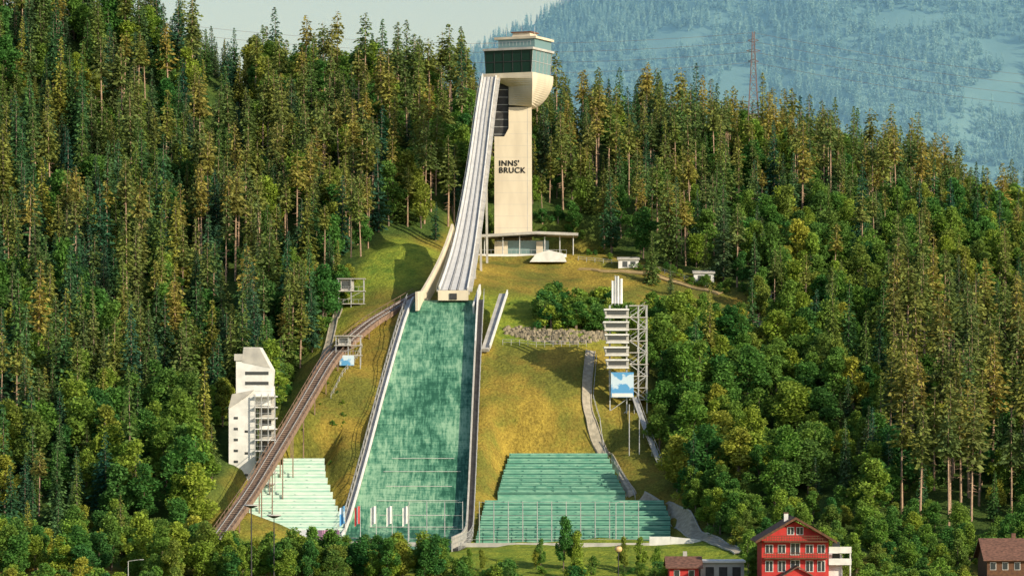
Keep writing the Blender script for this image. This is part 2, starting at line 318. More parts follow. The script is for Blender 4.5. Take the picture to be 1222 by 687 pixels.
def conifer(name,seed,H=24,R=3.1,t0=0.08,key='spruce',bark='bark2',irreg=0.25,step=0.62,power=0.85,dead=0,cs=1.0,lowq=False):
    rs=random.Random(seed); vs=[];fs=[];mi=[]; trunk(vs,fs,mi,H,0.30,rs,0.4 if irreg>0.3 else .15)
    z=t0*H; ph=rs.uniform(0,6)
    lop=[rs.uniform(.75,1.2) for _ in range(8)]
    while z<H*0.995:
        t=(z-t0*H)/(H*(1-t0)); r=R*((1-t)**power)*(1-irreg*rs.random())+0.12
        if irreg>0.3: r*= min(1,0.45+t*4)
        nb=int(4+4*min(1,r/R+0.15)); ph+=rs.uniform(0.3,1.2)
        for b in range(nb):
            if rs.random()<irreg*0.5: continue
            a=ph+6.2832*b/nb+rs.uniform(-.25,.25); rb=r*rs.uniform(0.6,1.18)*lop[int((a%6.2832)/6.2832*8)%8]; dro=rs.uniform(0.15,0.45)*(1-t*0.9)
            kk=max(1,int(rb/(0.62 if not lowq else 1.2)))
            for q in range(kk):
                f=(q+rs.uniform(.5,1.1))/kk; rr=rb*f; wdt=0.12+0.28*rb*(1-abs(f-.5))*0.6
                for e in range(2 if not lowq else 1):
                    cx=rr*math.cos(a)+rs.uniform(-wdt,wdt); cy=rr*math.sin(a)+rs.uniform(-wdt,wdt)
                    card(vs,fs,mi,(cx,cy,z-dro*rr+rs.uniform(-.15,.1)),cs*(1.2-.6*t)*(2 if lowq else 1),rs,0.75,ang=a)
        z+=step*(1.0-0.35*t)*rs.uniform(.8,1.2)
    for i in range(dead):
        zz=rs.uniform(.2,t0)*H; a=rs.uniform(0,6.28); l=rs.uniform(.6,1.8); b=len(vs)
        vs.extend([(0,0,zz),(0,0,zz+.12),(l*math.cos(a),l*math.sin(a),zz-.2)]); fs.append((b,b+1,b+2)); mi.append(0)
    return mk_mesh(name,vs,fs,mi,[bark,key])
def broadleaf(name,seed,H=12,R=4.2,key='leaf',n=210,lobes=16,cs=0.62,low=0.15):
    rs=random.Random(seed); vs=[];fs=[];mi=[]; trunk(vs,fs,mi,H*0.7,0.25,rs,0.5)
    for l in range(lobes):
        a=rs.uniform(0,6.28); zz=rs.uniform(low+0.1,0.92); env=math.sin(min(1,(zz-low)/(1-low)*1.05+0.12)*math.pi)**0.6 if zz<.95 else .3
        rr=R*env*rs.uniform(.15,.85); c=Vector((rr*math.cos(a),rr*math.sin(a),zz*H)); lr=R*rs.uniform(.24,.46)
        b=len(vs); st=Vector((0,0,H*max(.15,zz-.3))); sd=Vector((-math.sin(a),math.cos(a),0))*.09
        vs.extend([tuple(st-sd),tuple(st+sd),tuple(c+sd*.3),tuple(c-sd*.3)]); fs.append((b,b+1,b+2,b+3)); mi.append(0)
        for i in range(n):
            d=Vector((rs.gauss(0,1),rs.gauss(0,1),rs.gauss(0,1))).normalized()
            p=c+Vector((d.x*lr,d.y*lr,d.z*lr*.8))*(rs.uniform(.55,1.1))
            if p.z<low*H: continue
            card(vs,fs,mi,p,cs,rs,1.0)
    return mk_mesh(name,vs,fs,mi,['bark2',key])
sp=[conifer('spruce_mesh',i,H=random.uniform(20,27),R=random.uniform(3.3,5.0),t0=random.uniform(.04,.16),irreg=random.uniform(.22,.45)) for i in range(9)]
pn=[conifer('pine_mesh',20+i,H=random.uniform(22,27),R=random.uniform(2.8,4.0),t0=[.58,.45,.66,.4,.55,.62,.5][i],key='pine',bark='bark',irreg=.48,step=.7,power=.5,dead=14,cs=1.1) for i in range(7)]
bl=[broadleaf('broadleaf_mesh',40+i,H=random.uniform(11,14),R=random.uniform(3.8,5.2)) for i in range(6)]
bush=[broadleaf('bush_mesh',60+i,H=4.5,R=2.6,n=120,lobes=10,cs=.45,low=.02) for i in range(3)]
fr=[conifer('far_spruce_mesh',80+i,H=22,R=5.0,t0=.03,key='hazeleaf',bark='hazeleaf',irreg=.3,step=1.6,cs=1.5,lowq=True) for i in range(3)]
def instancer(name,pts,meshes):
    col=bpy.data.collections.new(name+'_variants')
    for i,me in enumerate(meshes):
        o=bpy.data.objects.new('%s_variant_%02d'%(name,i),me); col.objects.link(o)
    me=bpy.data.meshes.new(name); me.from_pydata([p[:3] for p in pts],[],[])
    a=me.attributes.new('rot','FLOAT_VECTOR','POINT'); a.data.foreach_set('vector',np.array([(p[6],p[7],p[3]) for p in pts],np.float32).ravel())
    a=me.attributes.new('scl','FLOAT_VECTOR','POINT'); a.data.foreach_set('vector',np.array([(p[4],p[4],p[5]) for p in pts],np.float32).ravel())
    a=me.attributes.new('idx','INT','POINT'); a.data.foreach_set('value',np.array([random.randrange(len(meshes)) for p in pts],np.int32))
    o=bpy.data.objects.new(name,me); scene.collection.objects.link(o)
    ng=bpy.data.node_groups.new(name+'_gn','GeometryNodeTree')
    ng.interface.new_socket('Geometry',in_out='INPUT',socket_type='NodeSocketGeometry'); ng.interface.new_socket('Geometry',in_out='OUTPUT',socket_type='NodeSocketGeometry')
    N=ng.nodes.new; L=ng.links.new
    gi=N('NodeGroupInput'); go=N('NodeGroupOutput'); ci=N('GeometryNodeCollectionInfo'); ci.inputs['Collection'].default_value=col
    ci.inputs['Separate Children'].default_value=True; ci.inputs['Reset Children'].default_value=True
    ip=N('GeometryNodeInstanceOnPoints'); ip.inputs['Pick Instance'].default_value=True
    def na(t,nm):
        x=N('GeometryNodeInputNamedAttribute'); x.data_type=t; x.inputs['Name'].default_value=nm; return x.outputs['Attribute']
    L(gi.outputs[0],ip.inputs['Points']); L(ci.outputs[0],ip.inputs['Instance']); L(na('INT','idx'),ip.inputs['Instance Index'])
    er=N('FunctionNodeEulerToRotation'); L(na('FLOAT_VECTOR','rot'),er.inputs[0]); L(er.outputs[0],ip.inputs['Rotation']); L(na('FLOAT_VECTOR','scl'),ip.inputs['Scale'])
    L(ip.outputs[0],go.inputs[0])
    md=o.modifiers.new('scatter','NODES'); md.node_group=ng; return o
IN=[(584,92,979),(578,130,967),(572,180,951),(565,230,935),(557,280,918),(549,318,904),(544,335,897),(541,346,892)]
IW=[3.3,3.5,3.7,4.1,4.7,5.6,6.2,6.6]
INP=[W(*p) for p in IN]
def in_x(d): return float(np.interp(d,[p.y for p in INP][::-1],[p.x for p in INP][::-1]))
JD=hit(300,584).y
print('JD',JD)
S=[];Pn=[];B=[];Bu=[]
def add(lst,x,y,z,sc,hz=None,tilt=.03): lst.append((x,y,z-.3,random.uniform(0,6.28),sc,(hz or sc)*random.uniform(.9,1.1),random.uniform(-tilt,tilt),random.uniform(-tilt,tilt)))
G=5.6
gx,gy=np.meshgrid(np.arange(-235,235,G),np.arange(752,1150,G)); gx=gx.ravel()+np.random.uniform(-2.6,2.6,gx.size); gy=gy.ravel()+np.random.uniform(-2.6,2.6,gy.size)
gz=terrain_z(gx,gy); qx,qy=proj(gx,gy,gz); inc=inpoly(qx,qy,CLEAR)&(gy<1000)
BIG=[(760,405),(905,400),(960,440),(1010,520),(1060,600),(1060,660),(800,660),(770,480)]
BR=inpoly(qx,qy,BIG)
for x,y,z,a,b,ic,br in zip(gx,gy,gz,qx,qy,inc,BR):
    if ic or a<-140 or a>1360: continue
    if abs(x-6)<15 and 955<y<1000: continue
    if 890<y<985 and abs(x-in_x(y))<6: continue
    if 258<a<340 and y<JD+14 and y>760: continue
    r=random.random(); nz=mnoise.noise(Vector((x*.02,y*.02,3.3))); n2=mnoise.noise(Vector((x*.035,y*.035,9.1)))
    if b>628:
        if r<.6: add(B,x,y,z,random.uniform(.5,.8))
        elif r<.75 and a<240: add(S,x,y,z,random.uniform(.5,.8))
        continue
    if a<330 or (a<560 and b<330):
        if r<.05: continue
        if 235<a<300 and b<200: add(S,x,y,z,random.uniform(.5,.75)); continue
        if b>500 and a>90 and r<.65: add(B,x,y,z,random.uniform(.8,1.3))
        elif r<.16+max(0,nz)*.7: add(B,x,y,z,random.uniform(.8,1.35))
        elif (b<330 and a>230 and r<.75) or r<.36: add(Pn,x,y,z,random.uniform(.65,1.12))
        else: s=random.uniform(.4,1.2); add(S,x,y,z,s*random.uniform(.8,1.0)+.14,s)
    elif br:
        if r<.85: s=random.uniform(.45,1.3); add(B,x,y,z,s,s*random.uniform(.8,1.0))
        elif r<.92: add(S,x,y,z,random.uniform(.4,.8))
    elif b>400 and a>900:
        if a>1060 and r<.45: add(Pn,x,y,z,random.uniform(.9,1.2))
        elif r<.78: add(B,x,y,z,random.uniform(.6,1.2))
        else: add(S,x,y,z,random.uniform(.5,.95))
    else:
        if a>880 and 265<b<400:
            if r<.7: add(B,x,y,z,random.uniform(.5,1.15))
            elif r<.82: add(S,x,y,z,random.uniform(.5,.9))
            elif r<.95: add(Pn,x,y,z,random.uniform(.6,.9))
        else:
            if r<.05: continue
            if r<.2+max(0,n2)*.6: add(B,x,y,z,random.uniform(.6,1.2))
            elif r<.72: add(Pn,x,y,z,random.uniform(.55,1.02))
            else: add(S,x,y,z,random.uniform(.42,1.05))
def scatter(poly,nb,lst,s0,s1):
    c=0; x0=min(p[0] for p in poly); x1=max(p[0] for p in poly); y0=min(p[1] for p in poly); y1=max(p[1] for p in poly); tries=0
    while c<nb and tries<nb*20:
        tries+=1; a=random.uniform(x0,x1); b=random.uniform(y0,y1)
        if not inpoly([a],[b],poly)[0]: continue
        p=hit(a,b); add(lst,p.x,p.y,p.z,random.uniform(s0,s1)); c+=1
scatter([(645,372),(680,362),(735,372),(760,392),(725,398),(650,392)],38,Bu,.9,1.7)
scatter([(730,375),(860,372),(900,400),(770,412)],40,Bu,.7,1.6)
scatter([(730,380),(860,385),(900,405),(770,420)],14,B,.45,.75)
scatter([(705,300),(770,316),(850,338),(900,352),(900,362),(860,350),(700,308)],26,Bu,.35,.7)
scatter([(400,340),(425,325),(425,345),(380,405),(350,450),(335,500),(320,540),(318,560),(345,440)],34,Bu,.5,1.3)
scatter([(775,480),(795,550),(815,600),(850,640),(900,665),(880,640),(830,590),(780,470)],40,Bu,.5,1.3)
scatter([(560,266),(700,268),(706,292),(560,285)],12,Bu,.5,1.1)
scatter([(815,600),(850,640),(900,665),(920,640),(850,590)],14,B,.5,.8)
# scattered tussocks and low shrubs breaking up the mown slopes
scatter([(590,345),(740,350),(700,380),(600,380)],16,Bu,.12,.3)
scatter([(350,520),(400,440),(440,420),(420,520),(395,570)],16,Bu,.12,.32)
for i in range(80):
    x=random.uniform(-62,-14); y=random.uniform(722,746); add(B,x,y,tz(x,y),random.uniform(.5,.78))
for i in range(34):
    a=random.choice([random.uniform(540,610),random.uniform(640,720),random.uniform(740,800)]); y=random.uniform(722,745); x=(a-CX)*y/F; add(Bu,x,y,tz(x,y),random.uniform(.4,1.1))
for a,h in ((645,.5),(672,.9),(690,.75),(745,.55),(765,.6),(785,.5),(640,.35),(575,.4),(560,.35)):
    x=(a-CX)*745/F; add(B,x,745,tz(x,745),h*.65,h)
for i in range(150):
    a=random.choice([random.uniform(-100,270),random.uniform(890,1340)]); y=random.uniform(718,752); x=(a-CX)*y/F
    add(B,x,y,tz(x,y),random.uniform(.38,.68) if a>800 else random.uniform(.55,.95))
for i in range(80):
    a=random.uniform(1022,1165) if i%2 else random.uniform(-60,220); y=random.uniform(690,715); x=(a-CX)*y/F
    add(Bu,x,y,tz(x,y),random.uniform(.6,1.25))
print('TREES',len(S),len(Pn),len(B),len(Bu))
instancer('spruce_forest',S,sp); instancer('pine_forest',Pn,pn); instancer('broadleaf_woodland',B,bl); instancer('bushes',Bu,bush)
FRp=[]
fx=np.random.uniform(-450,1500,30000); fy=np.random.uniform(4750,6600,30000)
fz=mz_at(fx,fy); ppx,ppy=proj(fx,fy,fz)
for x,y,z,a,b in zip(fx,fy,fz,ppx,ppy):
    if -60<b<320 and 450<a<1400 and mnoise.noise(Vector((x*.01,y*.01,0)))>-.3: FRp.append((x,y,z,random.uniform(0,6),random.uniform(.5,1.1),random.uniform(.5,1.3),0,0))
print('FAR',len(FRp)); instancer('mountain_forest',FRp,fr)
def lone(name,me,px,py,sc):
    p=hit(px,py)
    o=bpy.data.objects.new(name,me); o.location=(p.x,p.y,p.z-.3); o.scale=(sc,sc,sc); o.rotation_euler[2]=random.uniform(0,6); scene.collection.objects.link(o)
lone('pine_tree',sp[3],778,340,.62); lone('pine_tree',sp[1],800,352,.35)
# ------------------------------------------------------------------ landing slope
def landing():
    root=empty('ski_jump_landing_slope'); mb=MB(); ds=np.arange(768,893,1.5)
    def edge(d,s,off=0): w=halfw(d)+off; return Vector((axis_x(d)+s*w,d,0))
    nx=10
    for i in range(len(ds)-1):
        d0,d1=ds[i],ds[i+1]
        for j in range(nx):
            s0=-1+2*j/nx; s1=-1+2*(j+1)/nx
            mb.face([(axis_x(d0)+s0*halfw(d0),d0,prof(d0)),(axis_x(d0)+s1*halfw(d0),d0,prof(d0)),(axis_x(d1)+s1*halfw(d1),d1,prof(d1)),(axis_x(d1)+s0*halfw(d1),d1,prof(d1))],'mat')
    mb.obj('mat_surface',root,recalc=False)
    wl=MB()
    for i in range(len(ds)-1):
        d0,d1=ds[i],ds[i+1]
        for s in (-1,1):
            h=1.2 if s<0 else 3.0
            a=edge(d0,s,.25); b=edge(d1,s,.25); a.z=prof(d0)+h/2-.5; b.z=prof(d1)+h/2-.5
            wl.beam(a,b,.3,h+.4,'white' if (s<0 or d0>868) else 'concgrey')
            a2=edge(d0,s,1.0 ); b2=edge(d1,s,1.0); a2.z=prof(d0)-.1; b2.z=prof(d1)-.1; wl.beam(a2,b2,1.2,.5,'concgrey' if s<0 else 'dark')
            if i%2==0:
                p=edge(d0,s,1.7); p.z=prof(d0)-.2; wl.beam(p,p+Vector((0,0,1.9+(s>0)*1.2)),.12,.12,'steel')
            a3=edge(d0,s,1.7); b3=edge(d1,s,1.7)
            for hh in ((.9,1.6) if s<0 else (.8,1.8,2.8)):
                a3.z=prof(d0)+hh; b3.z=prof(d1)+hh; wl.beam(a3,b3,.08,.08,'steel')
    wl.obj('side_boards',root)
    ln=MB()
    for k,d in enumerate((806,811,816,821,826,830.5)):
        w=.7 if k%2 else .85
        ln.beam((axis_x(d)-halfw(d)*w*.75,d,prof(d)+.1),(axis_x(d)+halfw(d)*w,d,prof(d)+.1),.35,.08,'white')
    ln.obj('distance_lines',root)
landing()
# ------------------------------------------------------------------ inrun
def inrun():
    root=empty('ski_jump_inrun'); N=INP
    dd=np.linspace(892,979,50); xd=[p.y for p in N][::-1]
    xx=np.interp(dd,xd,[p.x for p in N][::-1]); zz=np.interp(dd,xd,[p.z for p in N][::-1]); ww=np.interp(dd,xd,IW[::-1])
    k=np.ones(9)/9
    def sm(a): return np.convolve(np.pad(a,4,'reflect',reflect_type='odd'),k,'valid')
    xx,zz,ww=sm(xx),sm(zz),sm(ww)
    me=bpy.data.meshes.new('track'); vs=[];fs=[];uv=[]
    for i in range(50): vs+=[(xx[i]-ww[i]/2,dd[i],zz[i]),(xx[i]+ww[i]/2,dd[i],zz[i])]
    for i in range(49): fs.append((2*i,2*i+1,2*i+3,2*i+2)); uv+=[(0,i),(1,i),(1,i+1),(0,i+1)]
    me.from_pydata(vs,[],fs); me.materials.append(M['track']); u=me.uv_layers.new(name='UVMap'); u.data.foreach_set('uv',np.array(uv,np.float32).ravel())
    o=bpy.data.objects.new('track_surface',me); scene.collection.objects.link(o); o.parent=root
    b=MB()
    for i in range(49):
        for s,k2,w,h,off,z0 in ((-1,'white',.3,1.4,.15,.3),(1,'white',.25,.9,.15,.15),(-1,'concgrey',.5,.3,.55,-.3),(1,'concgrey',1.0,.35,.8,-.3)):
            b.beam((xx[i]+s*(ww[i]/2+off),dd[i],zz[i]+z0),(xx[i+1]+s*(ww[i+1]/2+off),dd[i+1],zz[i+1]+z0),w,h,k2)
        for off in (-.15,.15):
            q=ww[i]*off; q1=ww[i+1]*off
            b.beam((xx[i]+q,dd[i],zz[i]+.12),(xx[i+1]+q1,dd[i+1],zz[i+1]+.12),.18,.2,'steel')
        b.beam((xx[i],dd[i],zz[i]-1.0),(xx[i+1],dd[i+1],zz[i+1]-1.0),ww[i]*.9,1.5,'concgrey')
        for s in (-1,1):
            off=s*(ww[i]/2+(.75 if s<0 else 1.3)); off1=s*(ww[i+1]/2+(.75 if s<0 else 1.3))
            b.beam((xx[i]+off,dd[i],zz[i]+1),(xx[i+1]+off1,dd[i+1],zz[i+1]+1),.06,.06,'steel')
            if i%2==0: b.beam((xx[i]+off,dd[i],zz[i]-.3),(xx[i]+off,dd[i],zz[i]+1),.07,.07,'steel')
    for i in (10,18,27,37):
        g=tz(xx[i],dd[i])-1
        for s in (-1,1): b.beam((xx[i]+s*1.5,dd[i],g),(xx[i]+s*1.2,dd[i],zz[i]-1.5),.6,.6,'concgrey')
    b.obj('deck_and_parapets',root)
    t=MB(); x0,z0=xx[0],zz[0]
    t.box((x0-3.7,889.6,z0-2.6),(x0+3.7,891.8,z0-.15),'conc')
    t.box((x0-.9,889.4,z0-2.4),(x0+.9,889.58,z0-.9),'dark')
    NS=18
    def lw(s):
        d=884+s*36; e=max(d,892); x=float(np.interp(e,dd,xx))-float(np.interp(e,dd,ww))/2-1.3-4.2*(1-s)**1.4; zt=float(np.interp(e,dd,zz)); return Vector((x,d,zt-.6-2.4*(1-s)))
    for i in range(NS):
        t.beam(lw(i/NS),lw((i+1)/NS),.6,4.6,'conc')
        s=i/NS; s1=(i+1)/NS
        a=Vector((x0+5.0+1.5*s,884+s*14,56.6+s*5.5)); b2=Vector((x0+5.0+1.5*s1,884+s1*14,56.6+s1*5.5)); t.beam(a,b2,.4,2.4,'white')
        a=Vector((axis_x(868)+halfw(868)+2.6+s*4.2,868+s*24,46.4+s*14)); b2=Vector((axis_x(868)+halfw(868)+2.6+s1*4.2,868+s1*24,46.4+s1*14)); t.beam(a,b2,1.8,.8,'concgrey')
        t.beam(a+Vector((1.1,0,.8)),b2+Vector((1.1,0,.8)),.25,1.1,'white')
    t.obj('takeoff_table_and_walls',root)
inrun()
# ------------------------------------------------------------------ tower
def tower():
    root=empty('ski_jump_tower'); D=982
    s=MB()
    a=W(590,285,D); b=W(633,160,D); z0=tz(a.x,D)-2
    xl,xr=a.x,b.x; xu=W(607,100,D).x; zt=W(600,98,D).z; zs=W(600,163,D).z
    poly=[(xl,z0),(xr+.5,z0),(xr+.3,zt),(xu,zt),(xu,zs+2.2),(xu-1.2,zs),(xl,zs)]
    s.prism(poly,D,D+8.5,'conc')
    s.obj('concrete_shaft',root)
    j=MB()
    for py in range(118,285,14):
        z=W(600,py,D).z; j.box((xl+.02 if py>163 else xu+.02,D-.012,z),(xr+.3,D+.05,z+.06),'concgrey')
    j.box((xr-.9,D-.02,z0+4),(xr-.75,D+.05,zt-6),'concgrey')
    j.obj('formwork_joints',root)
    c=MB(); l0=W(589,165,D+1); l1=W(607,100,D+1)
    c.box((l0.x,D+1.2,l0.z),(l1.x-.01,D+6,l1.z),'dark')
    c.box((l0.x-.2,D+.8,l0.z-.5),(l1.x-.02,D+6.4,l0.z),'concgrey')
    for k in range(7):
        z=l0.z+1+k*2; c.box((l0.x+.1,D+1.1,z),(l1.x-.2,D+1.19,z+.12),'steel')
    c.obj('stair_core',root)
    th=math.radians(24); ux=Vector((math.cos(th),-math.sin(th),0)); uy=Vector((math.sin(th),math.cos(th),0))
    A_=13.4; B_=13.5; cor=W(634,80,D-6.5); O=Vector((cor.x,cor.y,0))
    def fp(a0,a1,b0,b1,z):
        f=lambda a,b:(O-ux*a+uy*b)+Vector((0,0,z)); return [f(a0,b0),f(a0,b1),f(a1,b1),f(a1,b0)]
    zb=W(0,93,D).z; zg0=W(0,89,D).z; zg1=W(0,62,D).z; zr=W(0,57,D).z; zu=W(0,47,D).z; zc=W(0,41,D).z
    cb=MB()
    cb.hexa(fp(-.6,A_+.8,-.6,B_,zb-.2),fp(-.6,A_+.8,-.6,B_,zg0),'conc')
    top=fp(-.6,A_+.8,-.6,B_,zb-.2); sh=[Vector((xr+.3,D,0)),Vector((xr+.3,D+8.5,0)),Vector((xu,D+8.5,0)),Vector((xu,D,0))]
    NS=14; prev=top; zend=W(0,128,D).z
    for k in range(1,NS+1):
        t=k/NS; z=(zb-.2)-(zb-.2-zend)*t
        wr=1-(max(0,1-t**1.7))**.62; wl_=min(1,t*3.6)**.7; ring=[]
        for i,(p,q) in enumerate(zip(top,sh)):
            w_=wr if i<2 else wl_
            ring.append(Vector((p.x*(1-w_)+q.x*w_,p.y*(1-w_)+q.y*w_,z)))
        for i in range(4):
            q=(i+1)%4; cb.face([prev[i],prev[q],ring[q],ring[i]],'conc')
        prev=ring
    cb.obj('cantilever_bowl',root)
    g=MB()
    g.hexa(fp(0,A_,0,B_-.5,zg0),fp(-.4,A_+.3,-.4,B_-.5,zg1),'glass'); g.obj('panorama_glazing',root)
    g2=MB()
    f=lambda a,b,z:(O-ux*a+uy*b)+Vector((0,0,z))
    g2.face([f(-.03,.4,zg0+.1),f(-.03,B_-1,zg0+.1),f(-.43,B_-1,zg1-.05),f(-.43,.2,zg1-.05)],'glass2'); g2.obj('side_glazing',root)
    m=MB()
    for k in range(6):
        a=A_*k/5; m.beam(f(a,-.05,zg0),f(a,-.45,zg1),.1,.1,'dark')
        bb=(B_-.8)*k/5; m.beam(f(-.08,bb,zg0),f(-.48,bb,zg1),.12,.12,'steel')
    zm=(zg0*.5+zg1*.5); m.beam(f(A_,-.28,zm),f(-.25,-.28,zm),.1,.14,'dark'); m.beam(f(-.28,-.2,zm),f(-.28,B_-.8,zm),.1,.14,'steel')
    for k in range(14):
        a=A_*k/13; m.beam(f(a,-.4,zr),f(a,-.4,zr+1.1),.06,.06,'steel')
    m.beam(f(A_,-.4,zr+1.1),f(0,-.4,zr+1.1),.08,.08,'steel')
    m.obj('mullions',root)
    r=MB()
    r.hexa(fp(-.9,A_+.5,-.9,B_,zg1),fp(-.9,A_+.5,-.9,B_,zg1+.6),'concgrey')
    r.hexa(fp(-.3,A_-3,1.6,B_-.6,zg1+.6),fp(-.3,A_-3,1.6,B_-.6,zu-.3),'glass2')
    r.hexa(fp(-.9,A_-2,1.0,B_-.2,zu-.3),fp(-.9,A_-2,1.0,B_-.2,zu+.35),'conc')
    r.hexa(fp(2,7.5,4,9,zu+.35),fp(2.3,7.2,4.2,8.8,zc+.3),'conc')
    r.hexa(fp(1.8,7.7,3.8,9.2,zc+.3),fp(1.8,7.7,3.8,9.2,zc+.6),'roof')
    for k in (1.2,5.0,9.5): r.cyl(f(k,5,zu+.3),f(k,5,zu+3.4),.06,.04,'steel')
    r.obj('roof_terrace',root)
    for i,tx in enumerate(("INNS'","BRUCK")):
        for q,(ox,oz) in enumerate(((0,0),(.13,0),(.06,.07),(.06,-.04))):
            cu=bpy.data.curves.new('letters','FONT'); cu.body=tx; cu.size=2.08; cu.extrude=.03+.004*q; cu.space_character=1.1
            o=bpy.data.objects.new('lettering_line_%d_%d'%(i+1,q),cu); scene.collection.objects.link(o); o.parent=root
            p=W(595,198+i*8.3,D); o.location=(p.x+ox,D-.08-.003*q,p.z+oz); o.rotation_euler=(math.radians(90),0,0); cu.materials.append(M['black'])
tower()
def pavilion():
    root=empty('tower_base_pavilion'); D=968; b=MB()
    b.pbox(567,676,303,318,D,14,'white')
    b.obj('terrace_wall',root)
    w=MB(); w.pbox(592,655,287,302.9,D+5,9,'glass2'); w.pbox(590,606,288,302.9,D+4,9.5,'conc'); w.pbox(640,648,288,302.9,D+4,9.5,'conc'); w.obj('walls',root)
    r=MB(); p=[W(572,283,D),W(640,279,D),W(690,281,D)]
    for i in range(2): r.hexa([p[i],p[i+1],p[i+1]+Vector((0,15,0)),p[i]+Vector((0,15,0))],[q+Vector((0,0,.7)) for q in (p[i],p[i+1],p[i+1]+Vector((0,15,0)),p[i]+Vector((0,15,0)))],'concgrey')
    r.obj('canopy_roof',root)
    c=MB()
    for px in (578,600,620,650,668,684):
        a=W(px,303,D+2); c.cyl((a.x,D+2,a.z-.5),(a.x,D+2,W(px,282,D+2).z),.15,.15,'steel')
    for px in range(568,678,6):
        a=W(px,303,D+.3); c.beam(a,a+Vector((0,0,1.1)),.06,.06,'steel')
    c.beam(W(568,303,D+.3)+Vector((0,0,1.1)),W(676,303,D+.3)+Vector((0,0,1.1)),.07,.07,'steel'); c.obj('columns_and_railing',root)
    t=MB()
    xs_=[W(q,300,D-3).x for q in (632,640,655,672,676)]; zs_=[W(0,q,D-3).z for q in (313,303,299,303,313)]
    t.prism(list(zip(xs_,zs_)),D-6,D-.05,'white'); t.obj('white_entrance_shell',root)
pavilion()
# ------------------------------------------------------------------ stands
def stand(name,rows,key,n):
    root=empty(name); b=MB(); e=MB()
    s=np.linspace(0,len(rows)-1,n+1); idx=np.arange(len(rows))
    for i in range(n):
        g=lambda k,c:float(np.interp(k,idx,[r[c] for r in rows]))
        p0,d0,l0,r0=[g(s[i],c) for c in range(4)]; p1,d1,_,_=[g(s[i+1],c) for c in range(4)]
        z0=W(0,p0,d0).z+.25; z1=W(0,p1,d1).z+.25; xa=(l0-CX)*d0/F; xb=(r0-CX)*d0/F
        b.box((xa,d0,z0-2.5),(xb,d1+.02,z0+(z1-z0)*.45),key)
        b.box((xa,d0+.9,z0+(z1-z0)*.45),(xb,d0+(d1-d0)*.98,z1-.15),key)
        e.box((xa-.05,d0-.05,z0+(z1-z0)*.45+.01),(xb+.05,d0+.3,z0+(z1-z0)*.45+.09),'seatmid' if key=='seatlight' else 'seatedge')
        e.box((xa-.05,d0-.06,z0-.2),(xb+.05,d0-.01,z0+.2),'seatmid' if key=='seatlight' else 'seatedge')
        L_=xb-xa; ns=max(3,int(L_/4))
        for q in range(ns):
            u0=xa+L_*q/ns+.35; u1=xa+L_*(q+1)/ns-.35; e.box((u0,d0+.55,z0+(z1-z0)*.45+.02),(u1,d0+.62,z0+(z1-z0)*.45+.42),key)
    b.obj('steps',root); e.obj('nosings_and_benches',root)
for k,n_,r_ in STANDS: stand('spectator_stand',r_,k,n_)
def board(name,pts,h,t,key):
    b=MB()
    for a,c in zip(pts[:-1],pts[1:]): b.beam(a+Vector((0,0,h/2)),c+Vector((0,0,h/2)),t,h,key)
    for a in pts: b.beam(a,a+Vector((0,0,h+.1)),.12,.14,'steel')
    return b.obj(name)
board('advertising_board',[W(p,644,794) for p in (268,300,332,366,405)],2.2,.15,'pink')
board('white_barrier_wall',[W(p,q,786) for p,q in ((775,652),(800,652),(830,655),(862,660))],2.2,.3,'white')
def netpoles(name,x0,x1,n,d,py0,h):
    b=MB(); pts=[]
    for i in range(n):
        p=W(x0+(x1-x0)*i/(n-1),py0,d); b.cyl(p,p+Vector((0,0,h)),.11,.08,'steel',6); pts.append(p)
    for hh in (h*.98,h*.66,h*.33):
        b.beam(pts[0]+Vector((0,0,hh)),pts[-1]+Vector((0,0,hh)),.05,.05,'steel')
    b.obj(name)
netpoles('safety_net_fence',572,762,12,797,647,9.0); netpoles('safety_net_fence',488,552,4,797,647,9.0)
b=MB(); pts=[W(p,q,784) for p,q in ((412,650),(480,651),(555,652),(640,652),(775,652))]
for a,c in zip(pts[:-1],pts[1:]): b.beam(a+Vector((0,0,.4)),c+Vector((0,0,.4)),.3,.9,'concgrey'); b.beam(a+Vector((0,0,1.6)),c+Vector((0,0,1.6)),.06,.06,'steel')
b.obj('perimeter_wall')
# ------------------------------------------------------------------ ribbons (paths)
def ribbon(name,pp,width,key,lift=.18,kerb=None):
    P3=[hit(*p) for p in pp]; pts=[]
    for a,c in zip(P3[:-1],P3[1:]):
        k=max(2,int((c-a).length/1.5))
        for i in range(k): pts.append(a.lerp(c,i/k))
    pts.append(P3[-1])
    for _ in range(5):
        q=[p.copy() for p in pts]
        for i in range(1,len(pts)-1): q[i]=(pts[i-1]+pts[i]*2+pts[i+1])/4
        pts=q
    b=MB(); prev=None
    for i,p in enumerate(pts):
        q=pts[min(i+1,len(pts)-1)]-pts[max(i-1,0)]; sd=Vector((q.y,-q.x,0)).normalized(); row=[]
        for s in (-1,-.5,0,.5,1):
            r=p+sd*s*width/2; row.append(Vector((r.x,r.y,tz(r.x,r.y)+lift)))
        if prev:
            for j in range(4): b.face([prev[j],prev[j+1],row[j+1],row[j]],key)
            for j in (0,4): b.beam(prev[j]+Vector((0,0,.05)),row[j]+Vector((0,0,.05)),.2,.35,kerb or key)
        prev=row
    return b.obj(name)
ribbon('stair_path',[(705,420),(701,455),(700,490),(707,520),(722,545),(742,575),(754,596)],2.1,'gravel',.3,'gravel')
ribbon('gravel_path',[(690,322),(760,326),(830,345),(860,352)],2.4,'earth')
ribbon('gravel_path',[(855,405),(890,392),(925,388)],2.5,'gravel')
ribbon('access_road',[(765,598),(790,604),(812,622),(836,642),(885,662)],3.0,'gravel',.25,'concgrey')
